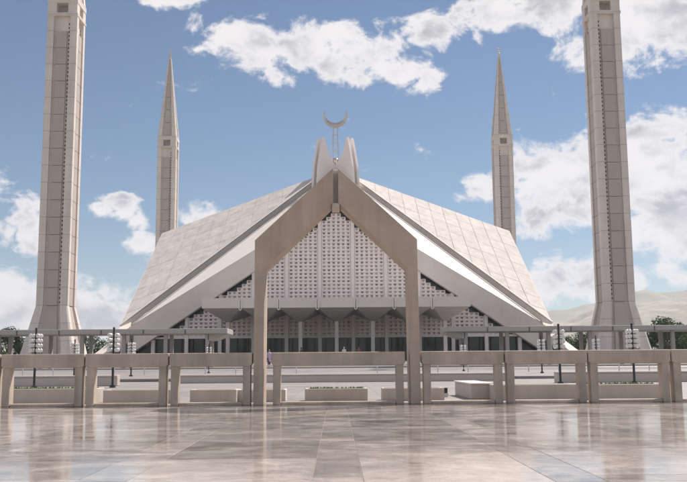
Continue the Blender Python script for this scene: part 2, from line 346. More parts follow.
# ------------------------------------------------------------------ concrete barrier frames
def make_barrier(w):
    root = empty('concrete_barrier')
    h, d = 1.165, .31
    b = MB(); hx = w/2-.012; lz = .845
    b.prism([(-hx, 0, lz+.05), (-hx, 0, h-.02), (hx, 0, h-.02), (hx, 0, lz+.05), (hx-.06, 0, lz), (-hx+.06, 0, lz)], (0, d, 0))
    b.build('top_beam', M['barrier'], root, bevel=.022, seg=3)
    for s in (-1, 1):
        x0, x1 = s*(hx-.035), s*(hx-.035-.17)
        q = MB(); q.box(min(x0, x1), max(x0, x1), .02, d-.02, 0, lz+.03); q.build('leg', M['barrier'], root, bevel=.018, seg=2)
    MB().box(-hx+.21, hx-.21, .05, d-.05, -.004, .065).build('sill', M['barrier'], root, bevel=.012, seg=1)
    return root
b0 = make_barrier(MOD); ords = ['first', 'second', 'third', 'fourth', 'fifth']
for s, side in ((-1, 'left'), (1, 'right')):
    for k in range(4):
        o = b0 if (s == -1 and k == 0) else copy_tree(b0)
        o.location = (s*(1.86+MOD*(k+.5)), GY+.02, 0)
        tag(o, f'low concrete barrier frame on two legs, {ords[k]} to the {side} of the gate arch', 'barrier', 'barrier frames along the terrace edge')
bc = make_barrier(2.98); bc.location = (.03, GY+.03, 0)
tag(bc, 'wide low concrete barrier frame standing inside the gate arch', 'barrier', 'barrier frames along the terrace edge')

# ------------------------------------------------------------------ mosque
YC = 168.5; HA, HR, HCn, HW = 38.3, 26.0, 5.4, 33.5
mosque = empty('mosque', (0, YC, 1.2)); Z0 = 1.2
tag(mosque, 'tent-shaped white mosque with folded marble roof, lattice gable and crescent', 'mosque')
A = Vector((0, 0, HA-Z0))
def rot(v, k): return Matrix.Rotation(k*math.pi/2, 3, 'Z') @ Vector(v)
def slope(k, s, panels):
    """one of the eight triangular roof slopes: gable k (0 faces the court), side s"""
    Rr = Vector((0, -HW, HR-Z0)); C = Vector((s*HW, -HW, HCn-Z0))
    val = (C-A).normalized(); nrm = (Rr-A).cross(C-A).normalized()
    if nrm.z < 0: nrm = -nrm
    inw = nrm.cross(val)
    if inw.dot(Rr-A) < 0: inw = -inw
    g = 1.7
    # valley edge moved in by g: intersect with ridge A-R and verge R-C
    total = (Rr-A).dot(inw); ta = g/total
    A2 = A+(Rr-A)*ta; C2 = C+(Rr-C)*ta
    pts = [rot(p, k) for p in (A2, Rr, C2)]
    o = MB().prism(pts, (0, 0, -.95)).build('roof_slope', M['girder'], mosque)
    if panels:
        U, V = A2-Rr, C2-Rr
        nu, nv = 12, 9; gu, gv = .04/ (U.length/nu), .04/(V.length/nv)
        me_n = nrm
        for i in range(nu):
            for j in range(nv):
                u0, u1, v0, v1 = (i+gu)/nu, (i+1-gu)/nu, (j+gv)/nv, (j+1-gv)/nv
                if u0+v0 > .985: continue
                poly = [(u0, v0), (u1, v0), (u1, v1), (u0, v1)]; outp = []
                lim = .994
                for a in range(len(poly)):
                    p, q = poly[a], poly[(a+1) % len(poly)]; dp, dq = lim-p[0]-p[1], lim-q[0]-q[1]
                    if dp >= 0: outp.append(p)
                    if (dp > 0 > dq) or (dp < 0 < dq):
                        t = dp/(dp-dq); outp.append((p[0]+(q[0]-p[0])*t, p[1]+(q[1]-p[1])*t))
                if len(outp) < 3: continue
                P3 = [rot(Rr+U*u+V*v+nrm*.004, k) for u, v in outp]
                MB().prism(P3, rot(nrm*random.uniform(.05, .075), k)).build('roof_panel', M['marble'], o)
    else:
        e = .15
        P3 = [rot(p+nrm*.004, k) for p in (A2, Rr, C2)]
        MB().prism(P3, rot(nrm*.06, k)).build('roof_cladding', M['verge'] if k == 0 else M['marble'], o)
    # raised kerb along the valley edge
    kd = inw*.28
    MB().prism([rot(p, k) for p in (A2+nrm*.07, A2+kd+nrm*.07, C2+kd+nrm*.07, C2+nrm*.07)], rot(nrm*.16, k)).build('edge_kerb', M['girder'], o)
for k in range(4):
    for s in (-1, 1):
        vis = (k == 3 and s == 1) or (k == 1 and s == -1)
        slope(k, s, vis)
# verge beams, valley girders
def zlow(x):
    x = abs(x)
    return 25.3-.811*x if x < 12.7 else 15.0-.67*(x-12.7)
for k in range(4):
    for s in (-1, 1):
        pts = [(s*.0, -HW-.14, HR-Z0-.03), (s*34.6, -HW-.14, HR-Z0-.03-34.6*.615), (s*34.6, -HW-.14, zlow(34.6)-Z0), (s*12.7, -HW-.14, zlow(12.7)-Z0), (s*.0, -HW-.14, zlow(0)-Z0)]
        MB().prism([rot(p, k) for p in pts], rot((0, 1.5, 0), k)).build('verge_beam', M['girder'], mosque)
for k in range(4):
    d = Vector((HW, -HW, HCn-HA)); end = A+d*1.145; side = Vector((1, 1, 0)).normalized()*1.45
    dn = Vector((0, 0, -2.0))
    pts = [A+dn-side, A+dn+side, A+dn+side*.8+Vector((0, 0, -2.4)), A+dn-side*.8+Vector((0, 0, -2.4))]
    MB().prism([rot(p, k) for p in pts], rot(end-A, k)).build('valley_girder', M['gutter'], mosque)
    # pale foot of the girder running down to the ground
    f0 = A+d*.985+Vector((0, 0, -.8)); sd2 = Vector((1, 1, 0)).normalized()*1.3
    MB().prism([rot(p, k) for p in (f0-sd2, f0+sd2, f0+sd2+Vector((0, 0, -1.9)), f0-sd2+Vector((0, 0, -1.9)))], rot(d*.14, k)).build('girder_foot', M['girder'], mosque)
# fins over the crown: twin plates on each diagonal
prof = [(.5, 36.6), (5.7, 33.6), (5.35, 38.2), (4.7, 41.4), (4.1, 44.0), (3.75, 43.9), (3.3, 42.4), (2.5, 40.6), (1.6, 39.4), (.6, 38.9)]
for k in range(4):
    dg = Vector((1, -1, 0)).normalized(); sd = Vector((1, 1, 0)).normalized()
    for off in (-.62, .62):
        P3 = [rot(dg*r + sd*(off-.26) + Vector((0, 0, z-Z0)), k) for r, z in prof]
        MB().prism(P3, rot(sd*.52, k)).build('crown_fin', M['lattice'], mosque)
MB().prism([rot((1.1, -1.1, HA-1.2-Z0), k) for k in range(4)], (0, 0, 1.9)).build('crown_block', M['girder'], mosque)
# crescent on a lattice mast
zc = HA+.6-Z0; zt = 46.85-Z0
mast = MB()
for sx in (-1, 1):
    for sy in (-1, 1): mast.tube((sx*.62, sy*.62, zc), (sx*.40, sy*.40, zt), .12, .10, 6)
for i in range(6):
    t = i/5; r = .62+(.40-.62)*t; z = zc+(zt-zc)*t
    c4 = [(r, r), (-r, r), (-r, -r), (r, -r)]
    for q in range(4): mast.tube((*c4[q], z), (*c4[(q+1) % 4], z), .075, None, 5)
mast = mast.build('crescent_mast', M['silver'], mosque)
MB().sphere((0, 0, zc+1.1), .72, 12, 8).build('mast_ball', M['silver'], mosque, smooth=True)
cr = MB(); zo = 49.15-Z0; Ro, Ri, lift = 2.42, 2.08, .62; n = 36; vs_ = []
th = R(124)
for i in range(n+1):
    a = -th+2*th*i/n
    o_ = Vector((Ro*math.sin(a), 0, zo-Ro*math.cos(a)))
    # inner circle, shifted up, meeting the outer one at the horns
    ri = Ri; ci = lift
    b_ = -math.asin(min(1, max(-1, (Ro*math.sin(th)/ri))))
    w = abs(a)/th
    thick = .95*(1-w**1.8)+.06
    i_ = o_ + Vector((-math.sin(a), 0, math.cos(a)))*thick
    for dy in (-.28*(1-.6*w), .28*(1-.6*w)): vs_ += [o_+Vector((0, dy*.35, 0)), i_+Vector((0, dy*.35, 0)), (o_+i_)/2+Vector((0, dy, 0))]
fs_ = []
for i in range(n):
    p, q = i*6, (i+1)*6
    fs_ += [(p, q, q+2, p+2), (p+2, q+2, q+1, p+1), (p+3, p+5, q+5, q+3), (p+5, p+4, q+4, q+5), (p, p+3, q+3, q), (p+1, q+1, q+4, p+4)]
fs_ += [(0, 2, 1, 4, 5, 3), tuple(n*6+j for j in (0, 3, 5, 4, 1, 2))]
cr.add(vs_, fs_).build('crescent', M['silver'], mosque)

# front gable: glass, mullions, lattice
BAY = 5.13; ZS = 5.05; PX, PZ = .752, .58; FY = -HW+1.3
for k in range(4):
    yy = -HW+2.3
    MB().prism([rot(p, k) for p in ((-34, yy, 0), (34, yy, 0), (34, yy, zlow(34)-Z0+.5 if zlow(34)-Z0+.5 > .1 else .1), (0, yy, zlow(0)-Z0+.5), (-34, yy, .1))], rot((0, .25, 0), k)).build('gable_glazing', M['dglass'], mosque)
for m_ in range(-6, 6):
    x = (m_+.5)*BAY; top = zlow(abs(x)+.3)
    if top-.3 < Z0+1.5: continue
    MB().box(x-.28, x+.28, FY-.22, FY+.45, 0, top-Z0+.25).build('mullion', M['lattice'], mosque, bevel=.04, seg=1)
for bay in range(-6, 7):
    xc = bay*BAY; L = MB(); cnt = 0
    for i in range(6):
        x0 = xc-3*PX+i*PX; x1 = x0+PX; xm = max(abs(x0), abs(x1))
        j = 0
        while True:
            z0 = ZS+j*PZ; z1 = z0+PZ
            if z1 > zlow(xm)-.15: break
            j += 1; cnt += 1
            z0 -= Z0; z1 -= Z0; y0, yb = FY, FY+.42
            jt = random.uniform(-.022, .022); a0, a1, c0, c1 = x0+.15+jt, x1-.15+jt, z0+.17+random.uniform(-.02, .02), z1-.14+random.uniform(-.012, .012); yb += random.uniform(-.15, .2)   # opening, narrower at its foot
            ins = .09
            fo = [(x0, y0, z0), (x1, y0, z0), (x1, y0, z1), (x0, y0, z1)]
            fi = [(a0+ins, y0, c0), (a1-ins, y0, c0), (a1, y0, c1), (a0, y0, c1)]
            # small hood over the opening
            bi = [(p[0], yb, p[2]) for p in fi]
            hd = [(a0-.04, y0, c1+.10), (a1+.04, y0, c1+.10), (a1+.04, y0-.16, c1+.015), (a0-.04, y0-.16, c1+.015), (a0-.04, y0, c1), (a1+.04, y0, c1)]
            L.add(fo+fi+bi, [(0, 1, 5, 4), (1, 2, 6, 5), (2, 3, 7, 6), (3, 0, 4, 7), (4, 5, 9, 8), (5, 6, 10, 9), (6, 7, 11, 10), (7, 4, 8, 11), (8, 9, 10, 11)])
            L.add(hd, [(0, 3, 2, 1), (3, 4, 5, 2), (0, 4, 3), (1, 2, 5)])
        if j:   # side and top closure so the screen has thickness
            L.box(x0+.004, x1-.004, FY+.05, FY+.42, ZS+j*PZ-Z0-.12, ZS+j*PZ-Z0-.003)
    if cnt:
        o = L.build('lattice_screen', M['lattice'], mosque); tag(o, kind='stuff')
# beam below the lattice and door frames
MB().box(-29, 29, FY-.1, FY+.5, ZS-.28-Z0, ZS-.01-Z0).build('lintel', M['lattice'], mosque, bevel=.03, seg=1)
for i in range(-14, 15):
    x = i*BAY/3
    if abs((x/BAY-.5)-round(x/BAY-.5)) < .1: continue
    MB().box(x-.07, x+.07, FY+.55, FY+.75, 0, ZS-.25-Z0).build('door_frame', M['black'], mosque)
# umbrella canopy over the entrance: seven modules on columns
canopy_front, canopy_back = 117.5-YC, -HW+.9
cyc = 125.4-YC
for u in range(-3, 4):
    xc = u*BAY; hx = BAY/2-.02; zt_, zb = 9.6-Z0, 8.27-Z0
    x0, x1, y0, y1 = xc-hx, xc+hx, canopy_front, canopy_back
    c = .26; zp = 6.75-Z0
    vs_ = [(x0, y0, zt_), (x1, y0, zt_), (x1, y1, zt_), (x0, y1, zt_), (x0, y0, zb), (x1, y0, zb), (x1, y1, zb), (x0, y1, zb),
           (xc-c, cyc-c, zp), (xc+c, cyc-c, zp), (xc+c, cyc+c, zp), (xc-c, cyc+c, zp)]
    fs_ = [(0, 1, 2, 3), (0, 4, 5, 1), (1, 5, 6, 2), (2, 6, 7, 3), (3, 7, 4, 0), (4, 7, 6, 5)]
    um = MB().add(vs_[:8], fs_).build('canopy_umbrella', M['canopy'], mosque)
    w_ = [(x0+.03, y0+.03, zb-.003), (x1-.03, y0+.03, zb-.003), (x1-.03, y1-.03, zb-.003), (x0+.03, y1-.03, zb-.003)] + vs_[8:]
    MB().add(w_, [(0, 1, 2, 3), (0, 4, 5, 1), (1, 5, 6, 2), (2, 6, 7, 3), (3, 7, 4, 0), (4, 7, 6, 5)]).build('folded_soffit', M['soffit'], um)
    MB().box(xc-c, xc+c, cyc-c, cyc+c, 0, zp+.01).build('column', M['canopy'], um, bevel=.03, seg=1)
for u in range(-3, 3):
    x = (u+.5)*BAY
    sp = MB(); sp.box(x-.20, x-.10, canopy_front-.16, canopy_front+.1, 8.05-Z0, 9.35-Z0); sp.box(x+.10, x+.20, canopy_front-.16, canopy_front+.1, 8.05-Z0, 9.35-Z0); sp.box(x-.10, x+.10, canopy_front-.13, canopy_front+.1, 7.95-Z0, 8.08-Z0)
    sp.build('drain_spout', M['lattice'], mosque)

# ------------------------------------------------------------------ minarets
def section(sc, z):
    h, cw, cd, ch = 2.25*sc, 1.22*sc, .46*sc, .16*sc
    f = [(-h+ch, -h), (-cw, -h), (-cw, -h+cd), (cw, -h+cd), (cw, -h), (h-ch, -h)]
    pts = []
    for k in range(4):
        ca, sa = math.cos(k*math.pi/2), math.sin(k*math.pi/2)
        pts += [(x*ca-y*sa, x*sa+y*ca, z) for x, y in f]
    return pts
def loft(levels):
    b = MB(); n = 24; vs_, fs_ = [], []
    for sc, z in levels: vs_ += section(sc, z)
    for l in range(len(levels)-1):
        fs_ += [(l*n+i, l*n+(i+1) % n, (l+1)*n+(i+1) % n, (l+1)*n+i) for i in range(n)]
    fs_ += [tuple(range(n))[::-1], tuple((len(levels)-1)*n+i for i in range(n))]
    return b.add(vs_, fs_)
ZF, ZB, ZTIP = 9.3, 52.5, 77.9       # heights (above the court) of flare top, balcony, spire tip
def make_minaret():
    root = empty('minaret')
    z0 = Z0
    loft([(1.78, 0), (1.0, ZF-z0)]).build('flared_base', M['tower'], root)
    loft([(1.0, ZF-z0), (.99, ZB-z0)]).build('shaft', M['tower'], root)
    sh = root.children[1]
    hp = 2.55; npan = int((ZB-ZF)/hp)
    pm = MB(); pm.box(-.78, .78, -2.25+.12, -2.25+.47, .03, hp-.03); pme = pm.mesh('shaft_panel', M['tower_panel'], bevel=.02, seg=1)
    fm = MB(); fm.box(-.5, .5, -.02, .02, 0, .06)
    for k in range(4):
        for i in range(npan):
            inst('shaft_panel', pme, sh, (0, 0, ZF-z0+.05+i*hp), k*math.pi/2)
    vm = MB()   # small dark ventilation openings down both slots
    nv_ = int((ZB-ZF-1)/.62)
    for i in range(nv_):
        for sx in (1,): vm.box(sx*1.0-.09, sx*1.0+.09, -2.25+.44, -2.25+.475, ZF-z0+.4+i*.62, ZF-z0+.4+i*.62+.26)
    vme = vm.mesh('vent_openings', M['black'])
    for k in range(4): tag(inst('vent_openings', vme, sh, (0, 0, 0), k*math.pi/2), kind='stuff')
    # splayed panels on the base
    ba = root.children[0]
    for k in range(4):
        s0, s1 = 1.78, 1.0; zb, zt = 0.02, ZF-z0-.02
        f = lambda sc, w, d, z: rot((w*sc, -2.25*sc+d*sc, z), k)
        v = [f(s0, -.8, .2, zb), f(s0, .8, .2, zb), f(s1, .8, .2, zt), f(s1, -.8, .2, zt), f(s0, -.8, .5, zb), f(s0, .8, .5, zb), f(s1, .8, .5, zt), f(s1, -.8, .5, zt)]
        MB().add(v, [(0, 1, 2, 3), (4, 7, 6, 5), (0, 4, 5, 1), (1, 5, 6, 2), (2, 6, 7, 3), (3, 7, 4, 0)]).build('base_panel', M['tower_panel'], ba)
    # joint ledges on the corner flanges, every panel height: thin recess lines as dark joint strips
    # balcony level
    z = ZB-z0
    MB().box(-2.3, 2.3, -2.3, 2.3, z, z+.5).build('balcony_slab', M['tower'], root, bevel=.05, seg=1)
    for sx in (-1, 1):
        for sy in (-1, 1): MB().box(min(sx*.85, sx*2.2), max(sx*.85, sx*2.2), min(sy*.85, sy*2.2), max(sy*.85, sy*2.2), z+.5, z+2.0).build('balcony_pier', M['tower'], root)
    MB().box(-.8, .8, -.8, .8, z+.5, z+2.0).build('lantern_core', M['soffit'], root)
    MB().box(-2.26, 2.26, -2.26, 2.26, z+2.0, z+3.0).build('spire_collar', M['tower'], root, bevel=.05, seg=1)
    sp = loft([(.97, z+3.0), (.13, ZTIP-z0-2.2), (.10, ZTIP-z0-2.0)]).build('spire', M['tower'], root)
    s0, s1, zb, zt = .97, .16, z+3.05, ZTIP-z0-2.6
    for k in range(4):
        f = lambda sc, w, d, zz: rot((w*sc, -2.25*sc+d*sc, zz), k)
        for i in range(6):
            t0, t1 = i/6+.004, (i+1)/6-.004
            a, c_ = s0+(s1-s0)*t0, s0+(s1-s0)*t1; za, zc_ = zb+(zt-zb)*t0, zb+(zt-zb)*t1
            v = [f(a, -.78, .14, za), f(a, .78, .14, za), f(c_, .78, .14, zc_), f(c_, -.78, .14, zc_), f(a, -.78, .5, za), f(a, .78, .5, za), f(c_, .78, .5, zc_), f(c_, -.78, .5, zc_)]
            MB().add(v, [(0, 1, 2, 3), (4, 7, 6, 5), (0, 4, 5, 1), (1, 5, 6, 2), (2, 6, 7, 3), (3, 7, 4, 0)]).build('spire_panel', M['tower_panel'], sp)
    fz = ZTIP-z0
    fi = MB(); fi.tube((0, 0, fz-2.1), (0, 0, fz-.2), .13, .06, 8); fi.sphere((0, 0, fz-1.5), .26, 10, 6); fi.sphere((0, 0, fz-.9), .18, 10, 6)
    for i in range(10):
        a0, a1 = R(-120+24*i), R(-120+24*(i+1)); r = .38
        fi.tube((r*math.sin(a0), 0, fz+.2-r*math.cos(a0)), (r*math.sin(a1), 0, fz+.2-r*math.cos(a1)), .05, .05, 6)
    fi.build('finial', M['gold'], root)
    return root
mn = make_minaret(); MS = 40.6
for i, (x, y, lab) in enumerate(((-MS, 127.9, 'concrete minaret rising out of the picture at the left, near the trees'), (MS, 127.9, 'concrete minaret rising out of the picture at the right, before the hills'),
                                 (-MS, 209.1, 'distant pointed minaret behind the left roof slope of the mosque'), (MS, 209.1, 'distant pointed minaret behind the right roof slope of the mosque'))):
    o = mn if i == 0 else copy_tree(mn)
    o.location = (x, y, Z0); o.scale = (1 if x < 0 else -1, 1, 1); tag(o, lab, 'minaret', 'minarets at the four corners of the mosque')

# ------------------------------------------------------------------ covered walkways left and right of the entrance
def walkway(s, label):
    root = empty('covered_walkway', (0, 97, .55)); tag(root, label, 'walkway', 'covered walkways beside the entrance')
    z1, z0 = 4.78-.55, 4.22-.55
    n = 9
    for i in range(n):
        a, b = 12.0+4.6*i, 12.0+4.6*(i+1)-.02
        p = [(s*a, 0, z0+.12), (s*a, 0, z1), (s*b, 0, z1), (s*b, 0, z0+.12)]
        MB().box(min(s*a, s*b), max(s*a, s*b), 0, 5.6, z0, z1).build('roof_slab', M['walk'], root, bevel=.03, seg=1)
        for yy in (1.0, 4.6):
            MB().box(s*(a+2.3)-.2, s*(a+2.3)+.2, yy-.2, yy+.2, 0, z0+.01).build('column', M['walk'], root, bevel=.03, seg=1)
        MB().box(s*b-.05, s*b+.05, -.07, .05, z0-.06, z1-.1).build('drain_spout', M['gutter'], root)
    # rounded bracket at the free end
    pts = []
    for i in range(9):
        t = i/8; pts.append((s*(12.0+2.2*t), .8, z0-.75*math.sin(t*math.pi/2)))
    pts.append((s*14.2, .8, z0+.01)); MB().prism(pts, (0, 3.8, 0)).build('end_bracket', M['walk'], root)
walkway(-1, 'flat-roofed covered walkway on columns left of the mosque entrance')
walkway(1, 'flat-roofed covered walkway on columns right of the mosque entrance')

# ------------------------------------------------------------------ forecourt: low walls, railing, planters, lamps
for x0, x1, y, h, lab in ((-22, -9.6, 39, .46, 'low white marble wall in the court, seen under the left end barriers'),
                          (-8.0, 8.4, 43, .40, 'low white marble wall across the court, seen through the gate arch'),
                          (9.4, 22, 38, .47, 'low white marble wall in the court, seen under the right end barriers')):
    root = empty('low_wall', ((x0+x1)/2, y, -.01)); w = (x1-x0)/2
    MB().box(-w, w, 0, .5, 0, h-.07).build('wall_body', M['wallstone'], root, bevel=.02, seg=1)
    n = max(2, int((x1-x0)/1.5)); cw = 2*w/n
    cm = MB().box(-cw/2+.008, cw/2-.008, -.05, .55, h-.07, h).mesh('coping_stone', M['wallstone'], bevel=.012, seg=1)
    for i in range(n): inst('coping_stone', cm, root, (-w+cw*(i+.5), 0, 0))
    tag(root, lab, 'wall')
for x0, x1, lab in ((-30, -3.0, 'pale low railing at the court edge left of the centre line'), (3.0, 30, 'pale low railing at the court edge right of the centre line')):
    root = empty('railing', ((x0+x1)/2, 66, .145)); w = (x1-x0)/2; n = 12
    MB().tube((-w, 0, .62), (w, 0, .62), .045, None, 8).build('top_rail', M['steel'], root); MB().tube((-w, 0, .30), (w, 0, .30), .03, None, 8).build('mid_rail', M['steel'], root)
    pmesh = MB().tube((0, 0, 0), (0, 0, .6), .04, None, 8).mesh('post', M['steel'])
    for i in range(n+1): inst('post', pmesh, root, (-w+2*w*i/n, 0, 0))
    tag(root, lab, 'railing', 'low railings in the court')

def plant_tuft(w, d, n, hmax, seed):
    rg = random.Random(seed); b = MB()
    for i in range(n):
        x, y = rg.uniform(-w, w), rg.uniform(-d, d); a = rg.uniform(0, 6.28); h = rg.uniform(.35, 1)*hmax; lw = rg.uniform(.012, .03)
        dx, dy = math.cos(a), math.sin(a); lean = rg.uniform(.1, .7)*h
        p0 = Vector((x, y, 0)); p1 = p0+Vector((dx*lean*.4, dy*lean*.4, h*.6)); p2 = p0+Vector((dx*lean, dy*lean, h)); sdv = Vector((-dy, dx, 0))*lw
        b.add([p0-sdv*.4, p0+sdv*.4, p1+sdv, p1-sdv, p2], [(0, 1, 2, 3), (3, 2, 4)])
    return b
def planter(x, y, w, d, h, label, plants=True, end_white=False):
    root = empty('planter_box', (x, y, -.01)); t = .07
    MB().box(-w/2, w/2, 0, t, 0, h).build('front_panel', M['planter'], root, bevel=.01, seg=1)
    MB().box(-w/2, w/2, d-t, d, 0, h).build('back_panel', M['planter'], root, bevel=.01, seg=1)
    for s in (-1, 1): MB().box(min(s*(w/2), s*(w/2-t)), max(s*(w/2), s*(w/2-t)), t-.004, d-t+.004, 0, h-.003).build('end_panel', M['white'] if end_white else M['planter'], root, bevel=.01, seg=1)
    MB().box(-w/2+t-.01, w/2-t+.01, t-.01, d-t+.01, .02, h-.05).build('soil', M['soil'], root)
    tag(root, label, 'planter', 'planters behind the barriers')
    if plants:
        p = plant_tuft(w/2-.1, d/2-.1, int(150*w), .10, hash(label) % 999).build('planter_plants', M['leaf2']); p.location = (x, y+d/2, h-.06)
        tag(p, 'low green plants growing in the ' + label, 'plants', 'plants in the planters', kind='stuff')
planter(-.02, 21.6, 1.52, .7, .30, 'concrete planter box seen through the middle barrier, centre one')
planter(-1.85, 21.6, 1.2, .7, .29, 'concrete planter box partly behind the left foot of the gate arch', plants=False, end_white=True)
planter(1.85, 21.6, 1.50, .7, .30, 'concrete planter box partly behind the right foot of the gate arch', plants=False)
planter(-4.7, 21.2, 1.7, .6, .32, 'concrete planter box under the second barrier left of the arch', plants=False)
planter(-2.95, 21.25, 1.1, .6, .31, 'concrete planter box under the first barrier left of the arch', plants=False)
planter(-6.9, 21.3, 2.3, .8, .36, 'concrete planter box with greenery under the leftmost barriers')
planter(4.75, 21.3, 2.0, .7, .37, 'concrete planter box under the second barrier right of the arch', plants=False)
planter(6.85, 21.2, 2.0, .8, .36, 'concrete planter box with greenery under the rightmost barriers')
# long marble block seen end on
blk = empty('marble_block', (3.58, 22.0, -.01))
MB().box(-.27, .27, 0, 3.0, 0, .36).build('block_body', M['planter'], blk, bevel=.02, seg=2); MB().box(-.30, .30, -.03, 3.03, .36, .40).build('block_top', M['white'], blk, bevel=.01, seg=1)
tag(blk, 'long pale marble block seen end on under the first barrier right of the arch', 'block')
# two little dark pots
for i, x in enumerate((2.76, 2.88)):
    r = empty('plant_pot', (x, 23.6, -.01)); MB().tube((0, 0, 0), (0, 0, .1), .06, .07, 10).build('pot_base', M['white'], r); MB().tube((0, 0, .1), (0, 0, .24), .045, .05, 10).build('pot_body', M['black'], r)
    tag(r, ('left' if i == 0 else 'right') + ' of two small dark pots on white bases beside the marble block', 'pot', 'small dark pots')

def make_lamp():
    root = empty('lamp_post')
    MB().tube((0, 0, 0), (0, 0, 2.36), .05, .04, 10).tube((0, 0, 0), (0, 0, .10), .13, .11, 12).tube((0, 0, 2.36), (0, 0, 2.43), .06, .03, 10).build('post', M['black'], root)
    arm = MB(); gm_ = MB().sphere((0, 0, 0), .092, 14, 9).mesh('globe', M['globe'], smooth=True)
    for j in range(4):
        z = 2.10-.195*j
        for q in range(4):
            a = q*math.pi/2+.5; c, s = math.cos(a), math.sin(a); arm.tube((0, 0, z-.09), (c*.2, s*.2, z-.09), .014, None, 6)
            inst('globe', gm_, root, (c*.205, s*.205, z))
    arm.build('globe_arms', M['black'], root)
    return root
lp = make_lamp()
for i, (x, y, lab) in enumerate(((-12.2, 36, 'multi-globe black lamp post before the left minaret'), (-9.05, 36, 'multi-globe black lamp post before the left foot of the mosque roof'),
        (9.05, 36, 'multi-globe black lamp post before the right foot of the mosque roof'), (12.05, 36, 'multi-globe black lamp post before the right minaret'),
        (-13.4, 58, 'smaller lamp post just right of the large lamp at the left roof foot'), (-17.1, 58, 'smaller lamp post between the two large lamps at the left'),
        (13.4, 58, 'smaller lamp post just left of the large lamp at the right roof foot'), (17.0, 58, 'smaller lamp post between the two large lamps at the right'),
        (-10.8, 75, 'small distant lamp post under the left walkway end'), (10.7, 75, 'small distant lamp post under the right walkway end'))):
    o = lp if i == 0 else copy_tree(lp)
    o.location = (x, y, -.01 if y < 47 else .145); o.rotation_euler.z = .285+random.uniform(-.14, .14); tag(o, lab, 'lamp post', 'multi-globe lamp posts')

# ------------------------------------------------------------------ trees
def tree_meshes(seed, h, rad, nleaf):
    rg = random.Random(seed); tb = MB()
    tb.tube((0, 0, -.3), (0, 0, h*.45), .035*h, .022*h, 8)
    blobs = []
    for i in range(11):
        a = i*2.4+rg.uniform(-.4, .4); e = rg.uniform(.2, 1.2); l = rg.uniform(.25, .5)*h
        z0 = h*rg.uniform(.25, .45); p1 = Vector((math.cos(a)*math.cos(e)*min(l, rad), math.sin(a)*math.cos(e)*min(l, rad), z0+l*math.sin(e)))
        tb.tube((0, 0, z0), p1, .014*h, .005*h, 6); blobs.append((p1, rg.uniform(.2, .34)*rad*1.3))
    blobs.append((Vector((0, 0, h*.85)), rad*.42))
    for i in range(7):
        blobs.append((Vector((rg.uniform(-.8, .8)*rad, rg.uniform(-.8, .8)*rad, h*rg.uniform(.4, .9))), rg.uniform(.18, .32)*rad))
    lb = MB()
    for i in range(nleaf):
        c, r = blobs[rg.randrange(len(blobs))]
        d = Vector((rg.gauss(0, 1), rg.gauss(0, 1), rg.gauss(0, .8))).normalized(); p = c+d*r*(rg.random()**.35)*1.1
        n = (d+Vector((rg.gauss(0, .6), rg.gauss(0, .6), rg.gauss(0, .6)))).normalized(); u = n.orthogonal().normalized(); v = n.cross(u); s = rg.uniform(.14, .30)*(h/9)
        lb.add([p-u*s, p+v*s*.55, p+u*s, p-v*s*.55], [(0, 1, 2, 3)])
    return tb.mesh('trunk', M['bark']), lb.mesh('crown', M['leaf'])
TM = [tree_meshes(3, 9, 4.4, 3800), tree_meshes(11, 10, 3.6, 3600), tree_meshes(23, 8, 4.0, 3400)]
def tree(v, x, y, s, label):
    r = empty('broadleaf_tree', (x, y, -.3), random.uniform(0, 6)); r.scale = (s, s, s*random.uniform(.92, 1.05))
    inst('trunk', TM[v][0], r); inst('crown', TM[v][1], r); tag(r, label, 'tree', 'trees around the mosque grounds')
tree(0, -51.5, 178, .93, 'round green tree between the left minaret and the roof foot')
tree(2, -46.2, 180, .82, 'lower green tree beside the round tree left of the roof foot')
tree(1, -74.5, 182, .8, 'tree half hidden behind the left minaret base')
tree(1, 56.6, 152, .88, 'tall dark tree at the right picture edge')
tree(0, 60.2, 157, .84, 'bushy dark tree behind the rightmost lamp post')
tree(2, 64.5, 160, .95, 'broad dark tree farthest right beyond the minaret')
tree(0, 48.0, 172, .80, 'dark tree just left of the right minaret base')
tree(2, 52.2, 176, .72, 'low dark tree behind the right minaret base')
tree(1, -66.0, 178, .9, 'tree at the left picture edge beyond the minaret')

# ------------------------------------------------------------------ hills on the right
def ridge(name, y, depth, pts, seed, x0, x1, mat_):
    rg = random.Random(seed); nx, ny = 260, 44; ph = [rg.uniform(0, 6.28) for _ in range(24)]
    def crest(x):
        for (a, za), (b, zb) in zip(pts, pts[1:]):
            if a <= x <= b:
                t = (x-a)/(b-a); t = t*t*(3-2*t); return za+(zb-za)*t
        return pts[0][1] if x < pts[0][0] else pts[-1][1]
    vs_ = []
    for j in range(ny+1):
        v = j/ny
        for i in range(nx+1):
            x = x0+(x1-x0)*i/nx; c = crest(x)
            prof_ = math.sin(math.pi*min(1, v*1.0))**1.1 if v < .5 else math.sin(math.pi*v)
            rough = sum(math.sin(x*.008*(1.7**q)+v*7*(1.4**q)+ph[q])*(.6**q) for q in range(10))
            rid = abs(math.sin(x*.024+1.8*math.sin(v*5+ph[9])+ph[8]))*.35+abs(math.sin(x*.054+ph[10]+v*3))*.15
            vs_.append((x, y+(v-.5)*depth, -1+max(0, c*prof_*(1+.10*rough*.6-rid*.35*(1-abs(2*v-1))*(1 if v < .45 else .25)))))
    fs_ = [(j*(nx+1)+i, j*(nx+1)+i+1, (j+1)*(nx+1)+i+1, (j+1)*(nx+1)+i) for j in range(ny) for i in range(nx)]
    tag(MB().add(vs_, fs_).build(name, mat_, smooth=True), kind='structure')
